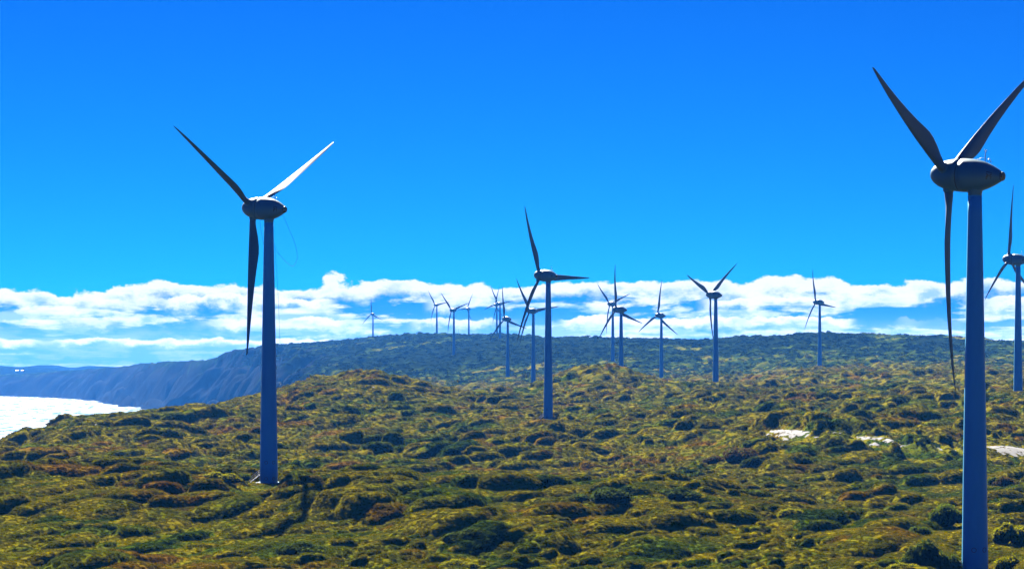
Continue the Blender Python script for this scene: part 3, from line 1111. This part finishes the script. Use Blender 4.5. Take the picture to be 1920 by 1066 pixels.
# flared neck between tower and nacelle
bm = bmesh.new()
lathe(bm, [(1.10, 61.82), (1.12, 62.1), (1.2, 62.5), (1.42, 62.95), (1.85, 63.4), (2.2, 64.1), (2.1, 64.8)], 40)
TM['neck'] = bm_mesh('neck', bm)
# nacelle: rear half of an egg; spinner: front half, turned by the wind
NP = [(2.69, 2.24), (2.70, 1.4), (2.66, 0.4), (2.55, -0.5), (2.34, -1.45), (2.02, -2.35), (1.62, -3.2), (1.18, -4.0), (0.84, -4.55), (0.78, -4.63)]
bm = bmesh.new()
lathe(bm, NP, 40, 'Y')
TM['nacelle'] = bm_mesh('nacelle', bm)
bm = bmesh.new()
lathe(bm, [(0.0, 7.75), (0.45, 7.7), (0.95, 7.45), (1.45, 6.95), (1.92, 6.2), (2.25, 5.3), (2.48, 4.2), (2.62, 3.2), (2.68, 2.42)], 40, 'Y')
TM['spinner'] = bm_mesh('spinner', bm)
bm = bmesh.new()
lathe(bm, [(2.60, 2.44), (2.60, 2.22)], 40, 'Y')
TM['seam'] = bm_mesh('seam', bm)
bm = bmesh.new()
lathe(bm, [(0.76, -4.61), (0.74, -4.90), (0.62, -5.05), (0.0, -5.10)], 32, 'Y')
TM['exhaust_cap'] = bm_mesh('exhaust_cap', bm)


def nac_r(y):
    ys_ = [p[1] for p in NP][::-1]
    rs_ = [p[0] for p in NP][::-1]
    return float(np.interp(y, ys_, rs_))


def emblem(side):
    """dark square mark: a top bar over two halves split by a bright branching line"""
    bm = bmesh.new()
    polys = [[(-.5, .46), (.5, .46), (.5, .60), (-.5, .60)],
             [(-.52, .36), (-.10, .22), (-.06, -.10), (-.22, -.42), (-.5, -.28)],
             [(.52, .36), (.5, -.34), (.34, -.46), (.14, -.12), (.18, .22)],
             [(-.06, .12), (.06, .12), (.04, -.1), (-.03, -.1)],
             [(-.58, -.52), (-.42, -.34), (-.24, -.5), (-.34, -.66)],
             [(.28, -.66), (.16, -.52), (.34, -.5), (.5, -.62)]]
    for p in polys:
        vs_ = []
        for u, v_ in p:
            yy_ = -3.15 + u * 0.8 * (1 if side < 0 else -1) * (-1)
            rr = nac_r(yy_) + 0.02
            aa = v_ * 0.95 / 1.6
            vs_.append(bm.verts.new((side * rr * math.cos(aa), yy_, rr * math.sin(aa))))
        bm.faces.new(vs_)
    return bm_mesh('emblem', bm, False)


TM['emblem'] = [emblem(-1), emblem(1)]
bm = bmesh.new()
tube(bm, [(0, -1.6, 2.3), (0, -1.6, 4.1)], 0.07, 6)
tube(bm, [(-0.35, -1.6, 3.9), (0.35, -1.6, 3.9)], 0.035, 6)
for sx in (-.35, .35):
    tube(bm, [(sx, -1.6, 3.9), (sx, -1.6, 4.25)], 0.05, 6)
TM['anemometer_mast'] = bm_mesh('anemometer_mast', bm)
bm = bmesh.new()
hoop = [(0.55 * math.cos(a_), -2.3 + 0.0 * a_, 2.15 + 0.62 * math.sin(a_)) for a_ in np.linspace(0, math.pi, 12)]
tube(bm, hoop, 0.045, 6)
tube(bm, [(0, -0.2, 2.62), (0, -1.0, 2.85), (0, -2.3, 2.77), (0, -2.8, 2.1)], 0.035, 6)
TM['safety_rail'] = bm_mesh('safety_rail', bm)

# blade
SECT = [(0.9, 1.5, 1.5), (2.6, 1.5, 1.5), (3.6, 1.58, 1.35), (5.0, 1.95, 1.05), (7.0, 2.5, 0.84), (9.0, 2.88, 0.70), (10.6, 2.98, 0.60), (12.5, 2.80, 0.52),
        (15.0, 2.48, 0.43), (19.0, 2.03, 0.33), (23.0, 1.62, 0.25), (27.0, 1.25, 0.18), (30.5, 0.92, 0.13), (33.0, 0.62, 0.085), (34.5, 0.36, 0.05), (35.0, 0.10, 0.02)]


def blade_mesh(flex):
    bm = bmesh.new()
    NS = 22
    rings = []
    for z, ch, th in SECT:
        t = z / 35.0
        round_ = max(0.0, min(1.0, (5.0 - z) / 2.4))
        le = -0.75 - 0.10 * math.sin(math.pi * min(1, t * 1.6)) + 0.62 * t * t
        tw = -R_(16.0) * (1 - t) ** 2 * min(1, z / 5.0)
        ring = []
        for q in range(NS):
            a_ = 2 * math.pi * q / NS
            cxx = 0.5 * (1 + math.cos(a_))           # 1 = trailing edge, 0 = leading edge
            yt = 5 * (0.2969 * math.sqrt(cxx) - 0.126 * cxx - 0.3516 * cxx ** 2 + 0.2843 * cxx ** 3 - 0.1036 * cxx ** 4)
            ya = yt * th * (1 if math.sin(a_) >= 0 else -1) * (0.9 if math.sin(a_) >= 0 else 1.1)
            yc = 0.5 * math.sin(a_) * th
            X = le + cxx * ch
            Y = ya * (1 - round_) + yc * round_
            Xr = X * math.cos(tw) - Y * math.sin(tw)
            Yr = X * math.sin(tw) + Y * math.cos(tw) - flex * t * t * (0.35 + 0.65 * t)
            ring.append(bm.verts.new((Xr, Yr, z)))
        rings.append(ring)
    for a_, b_ in zip(rings, rings[1:]):
        for q in range(NS):
            bm.faces.new((a_[q], a_[(q + 1) % NS], b_[(q + 1) % NS], b_[q]))
    bm.faces.new(rings[0][::-1])
    bm.faces.new(rings[-1])
    return bm_mesh('blade', bm)


BL = {}
bm = bmesh.new()
lathe(bm, [(0.80, 1.6), (0.90, 2.0), (0.90, 2.55), (0.78, 2.75)], 28)
TM['blade_root'] = bm_mesh('root_collar', bm)

# foot of the tower
bm = bmesh.new()
lathe(bm, [(3.3, -1.2), (3.3, 0.22), (3.2, 0.30), (2.10, 0.34)], 36)
TM['foundation'] = bm_mesh('foundation', bm, False)
bm = bmesh.new()
lathe(bm, [(2.1, 0.30), (2.42, 0.30), (2.42, 0.44), (2.1, 0.44)], 48)
TM['flange'] = bm_mesh('flange', bm, False)


def porthole(az_, z):
    """round hatch ring with a lid set in the tower wall; az_ measured in the tower's own frame"""
    r0 = float(rad_at(z))
    ring, lid = bmesh.new(), bmesh.new()
    c = Vector((r0 * math.cos(az_), r0 * math.sin(az_), z))
    nrm = Vector((math.cos(az_), math.sin(az_), 0.013)).normalized()
    u = nrm.cross(Vector((0, 0, 1))).normalized()
    v_ = nrm.cross(u)
    pts = [c + nrm * 0.02 + (u * math.cos(t) + v_ * math.sin(t)) * 0.36 for t in np.linspace(0, 2 * math.pi, 25)]
    tube(ring, pts, 0.045, 6, False)
    cc = lid.verts.new(c + nrm * 0.012)
    rim = [lid.verts.new(c + nrm * 0.012 + (u * math.cos(t) + v_ * math.sin(t)) * 0.34) for t in np.linspace(0, 2 * math.pi, 25)[:-1]]
    for q in range(24):
        lid.faces.new((cc, rim[q], rim[(q + 1) % 24]))
    return bm_mesh('hatch_ring', ring), bm_mesh('hatch_lid', lid, False)


CAMSIDE = math.atan2(-0.62, -0.785)               # towards the viewer in the turbine's own frame
TM['hatches'] = [porthole(CAMSIDE + da, z) for z in (1.25, 5.1) for da in (-0.30, 0.58)]
LEFT = math.atan2(0.79, -0.61)


def stair():
    d_ = Vector((math.cos(LEFT), math.sin(LEFT), 0))
    s_ = Vector((-d_.y, d_.x, 0))
    treads, rails = [], []
    for k in range(9):
        b_ = bmesh.new()
        bmesh.ops.create_cube(b_, size=1.0)
        c = d_ * (2.25 + 0.27 * (8 - k)) + Vector((0, 0, 0.35 + 0.22 * k))
        for v in b_.verts:
            p = v.co.copy()
            v.co = c + d_ * p.x * 0.26 + s_ * p.y * 0.9 + Vector((0, 0, p.z * 0.05))
        treads.append(bm_mesh('stair_tread', b_, False))
    for sg in (-1, 1):
        b_ = bmesh.new()
        o_ = s_ * 0.48 * sg
        for up in (0.55, 1.05):
            pts = [d_ * 4.75 + o_ + Vector((0, 0, 0.1)), d_ * 4.65 + o_ + Vector((0, 0, 0.1 + up * .8)), d_ * 4.2 + o_ + Vector((0, 0, 0.62 + up)),
                   d_ * 3.2 + o_ + Vector((0, 0, 1.45 + up)), d_ * 2.5 + o_ + Vector((0, 0, 2.05 + up)), d_ * 2.05 + o_ + Vector((0, 0, 2.15 + up))]
            tube(b_, pts, 0.045, 6)
        tube(b_, [d_ * 4.5 + o_ + Vector((0, 0, 0.25)), d_ * 2.1 + o_ + Vector((0, 0, 2.15))], 0.07, 6)
        for q in (4.1, 3.3, 2.5):
            zb_ = 0.25 + (4.5 - q) / 2.4 * 1.9
            tube(b_, [d_ * q + o_ + Vector((0, 0, zb_)), d_ * q + o_ + Vector((0, 0, zb_ + 1.02))], 0.04, 6)
        rails.append(bm_mesh('stair_rail', b_))
    return treads, rails


TM['treads'], TM['rails'] = stair()
for k_, me_ in TM.items():
    mt = {'foundation': 'concrete', 'seam': 'black', 'exhaust_cap': 'black', 'anemometer_mast': 'white_metal', 'safety_rail': 'white_metal', 'nacelle': 'nacelle', 'spinner': 'nacelle', 'neck': 'nacelle', 'blade_root': 'nacelle'}.get(k_, 'paint')
    if isinstance(me_, bpy.types.Mesh):
        me_.materials.append(M[mt])
for e_ in TM['emblem']:
    e_.materials.append(M['emblem'])
for r_, l_ in TM['hatches']:
    r_.materials.append(M['rope'])
    l_.materials.append(M['paint'])
for q in TM['treads'] + TM['rails']:
    q.materials.append(M['white_metal'])


def turbine(px, D, zb, yaw, phase, pitch, flex, label):
    e = bpy.data.objects.new('wind_turbine', None)
    COL.objects.link(e)
    x = (px - CX) / F_PX * D
    e.location = (x, D, zb)
    e.rotation_euler = (0, 0, R_(yaw))
    tag(e, label, 'wind turbine', 'wind turbines along the coast')
    tw = link('tower', TM['tower'], None, e)
    for k in ('joint_a', 'joint_b'):
        link('joint_ring', TM[k], None, tw)
    link('flange', TM['flange'], None, tw)
    link('yaw_ring', TM['yaw_ring'], None, tw)
    for r_, l_ in TM['hatches']:
        link('hatch_ring', r_, None, tw)
        link('hatch_lid', l_, None, tw)
    link('foundation', TM['foundation'], None, e)
    st = link('stair', TM['rails'][0], None, e)
    link('stair_rail', TM['rails'][1], None, st)
    for q in TM['treads']:
        link('stair_tread', q, None, st)
    link('neck', TM['neck'], None, e)
    tilt = Matrix.Translation((0, 0, HUB)) @ Matrix.Rotation(TILT, 4, 'X')
    nac = link('nacelle', TM['nacelle'], None, e)
    nac.matrix_local = tilt
    for q in TM['emblem']:
        link('emblem', q, None, nac)
    link('exhaust_cap', TM['exhaust_cap'], None, nac)
    link('anemometer_mast', TM['anemometer_mast'], None, nac)
    link('safety_rail', TM['safety_rail'], None, nac)
    link('seam', TM['seam'], None, nac)
    sp = link('spinner', TM['spinner'], None, e)
    sp.matrix_local = tilt
    if flex not in BL:
        BL[flex] = blade_mesh(flex)
        BL[flex].materials.append(M['blade'])
    for k in range(3):
        b_ = link('blade', BL[flex], None, e)
        b_.matrix_local = (tilt @ Matrix.Translation((0, OVER, 0)) @ Matrix.Rotation(R_(phase + 120 * k), 4, 'Y') @ Matrix.Rotation(R_(pitch), 4, 'Z'))
        link('root_collar', TM['blade_root'], None, b_)
    return e


for t in TURB:
    turbine(*t)


# loose ropes hanging from the stopped turbine
def at(px, py, D):
    return Vector(((px - CX) / F_PX * D, D, zpy(D, py)))


def smooth_path(pts, n=8):
    P = [Vector(p) for p in pts]
    P = [P[0] * 2 - P[1]] + P + [P[-1] * 2 - P[-2]]
    o_ = []
    for k in range(1, len(P) - 2):
        for q in range(n):
            t = q / n
            o_.append(0.5 * ((2 * P[k]) + (P[k + 1] - P[k - 1]) * t + (2 * P[k - 1] - 5 * P[k] + 4 * P[k + 1] - P[k + 2]) * t * t + (3 * P[k] - P[k - 1] - 3 * P[k + 1] + P[k + 2]) * t ** 3))
    o_.append(P[-2])
    return o_


for pts, lab in (([(531, 403, 601), (540, 425, 600), (550, 448, 600), (556, 468, 600), (557, 484, 599), (553, 495, 599), (548, 499, 599), (540, 494, 599), (532, 486, 600), (522, 474, 601), (516, 462, 603)],
                  'thin rope swinging in a loop below the tail of the stopped turbine'),
                 ([(515, 455, 603), (518, 500, 603), (521, 545, 603), (523, 590, 603), (525, 645, 603)],
                  'thin rope hanging straight down beside the right of the stopped turbine tower'),
                 ([(487, 412, 604), (489, 428, 604), (492, 446, 604), (495, 460, 603.4)],
                  'short thin rope between feathered blade and tower of the stopped turbine')):
    bm = bmesh.new()
    tube(bm, smooth_path([at(*p) for p in pts]), 0.03, 5)
    tag(link('rope', bm_mesh('rope', bm), M['rope']), lab, 'rope', 'ropes on the stopped turbine')

# thin mast on the far ridge
x, y = (859.6 - CX) / F_PX * 4300, 4300.0
zg = float(land(np.array([x]), np.array([y]))[0])
e = bpy.data.objects.new('measuring_mast', None)
COL.objects.link(e)
e.location = (x, y, zg)
tag(e, 'thin measuring mast on the ridge between two far turbines', 'mast')
top_z = zpy(y, 618) - zg
bm = bmesh.new()
tube(bm, [(0, 0, -1), (0, 0, top_z)], [0.35, 0.22], 6)
link('pole', bm_mesh('pole', bm), M['paint'], e)
bm = bmesh.new()
for h in (0.55, 0.8, 0.97):
    tube(bm, [(-1.2, 0, top_z * h), (1.2, 0, top_z * h)], 0.12, 5)
link('cross_arms', bm_mesh('cross_arms', bm), M['paint'], e)


# white houses on the far shore
def house(px, py, wpx, D, lab):
    x = (px - CX) / F_PX * D
    z = zpy(D, py)
    wd = wpx / F_PX * D
    e = bpy.data.objects.new('house', None)
    COL.objects.link(e)
    e.location = (x, D, z)
    tag(e, lab, 'house', 'white houses on the far hills')
    bm = bmesh.new()
    bmesh.ops.create_cube(bm, size=1.0)
    for v in bm.verts:
        v.co = Vector((v.co.x * wd, v.co.y * 9, (v.co.z + 0.5) * 5 - 3))
    link('wall', bm_mesh('wall', bm, False), M['house'], e)
    bm = bmesh.new()
    a_ = [bm.verts.new(p) for p in ((-wd * .53, -5.2, 2), (wd * .53, -5.2, 2), (wd * .53, 5.2, 2), (-wd * .53, 5.2, 2), (-wd * .5, 0, 3.8), (wd * .5, 0, 3.8))]
    for f_ in ((0, 1, 5, 4), (2, 3, 4, 5), (0, 4, 3), (1, 2, 5), (3, 2, 1, 0)):
        bm.faces.new([a_[q] for q in f_])
    link('roof', bm_mesh('roof', bm, False), M['roof'], e)


house(32, 695, 6, 10180, 'left one of two tiny white houses on the far blue hill')
house(42, 695, 5, 10180, 'right one of two tiny white houses on the far blue hill')

# ---------------------------------------------------------------- sea haze
m = bpy.data.materials.new('sea_haze')
m.use_nodes = True
m.node_tree.nodes.clear()
n = NT(m.node_tree)
pv = n.node('ShaderNodeVolumePrincipled')
pv.inputs['Color'].default_value = (0.05, 0.30, 1.0, 1)
pv.inputs['Density'].default_value = 3.0e-5
pv.inputs['Anisotropy'].default_value = 0.1
o = n.node('ShaderNodeOutputMaterial')
n.l.new(pv.outputs[0], o.inputs['Volume'])
bm = bmesh.new()
bmesh.ops.create_cube(bm, size=1.0)
for v in bm.verts:
    v.co = Vector((v.co.x * 11400, 5900 + v.co.y * 14600, 133.5 + v.co.z * 293))
hz = link('haze', bm_mesh('haze', bm, False), m)
tag(hz, kind='stuff')
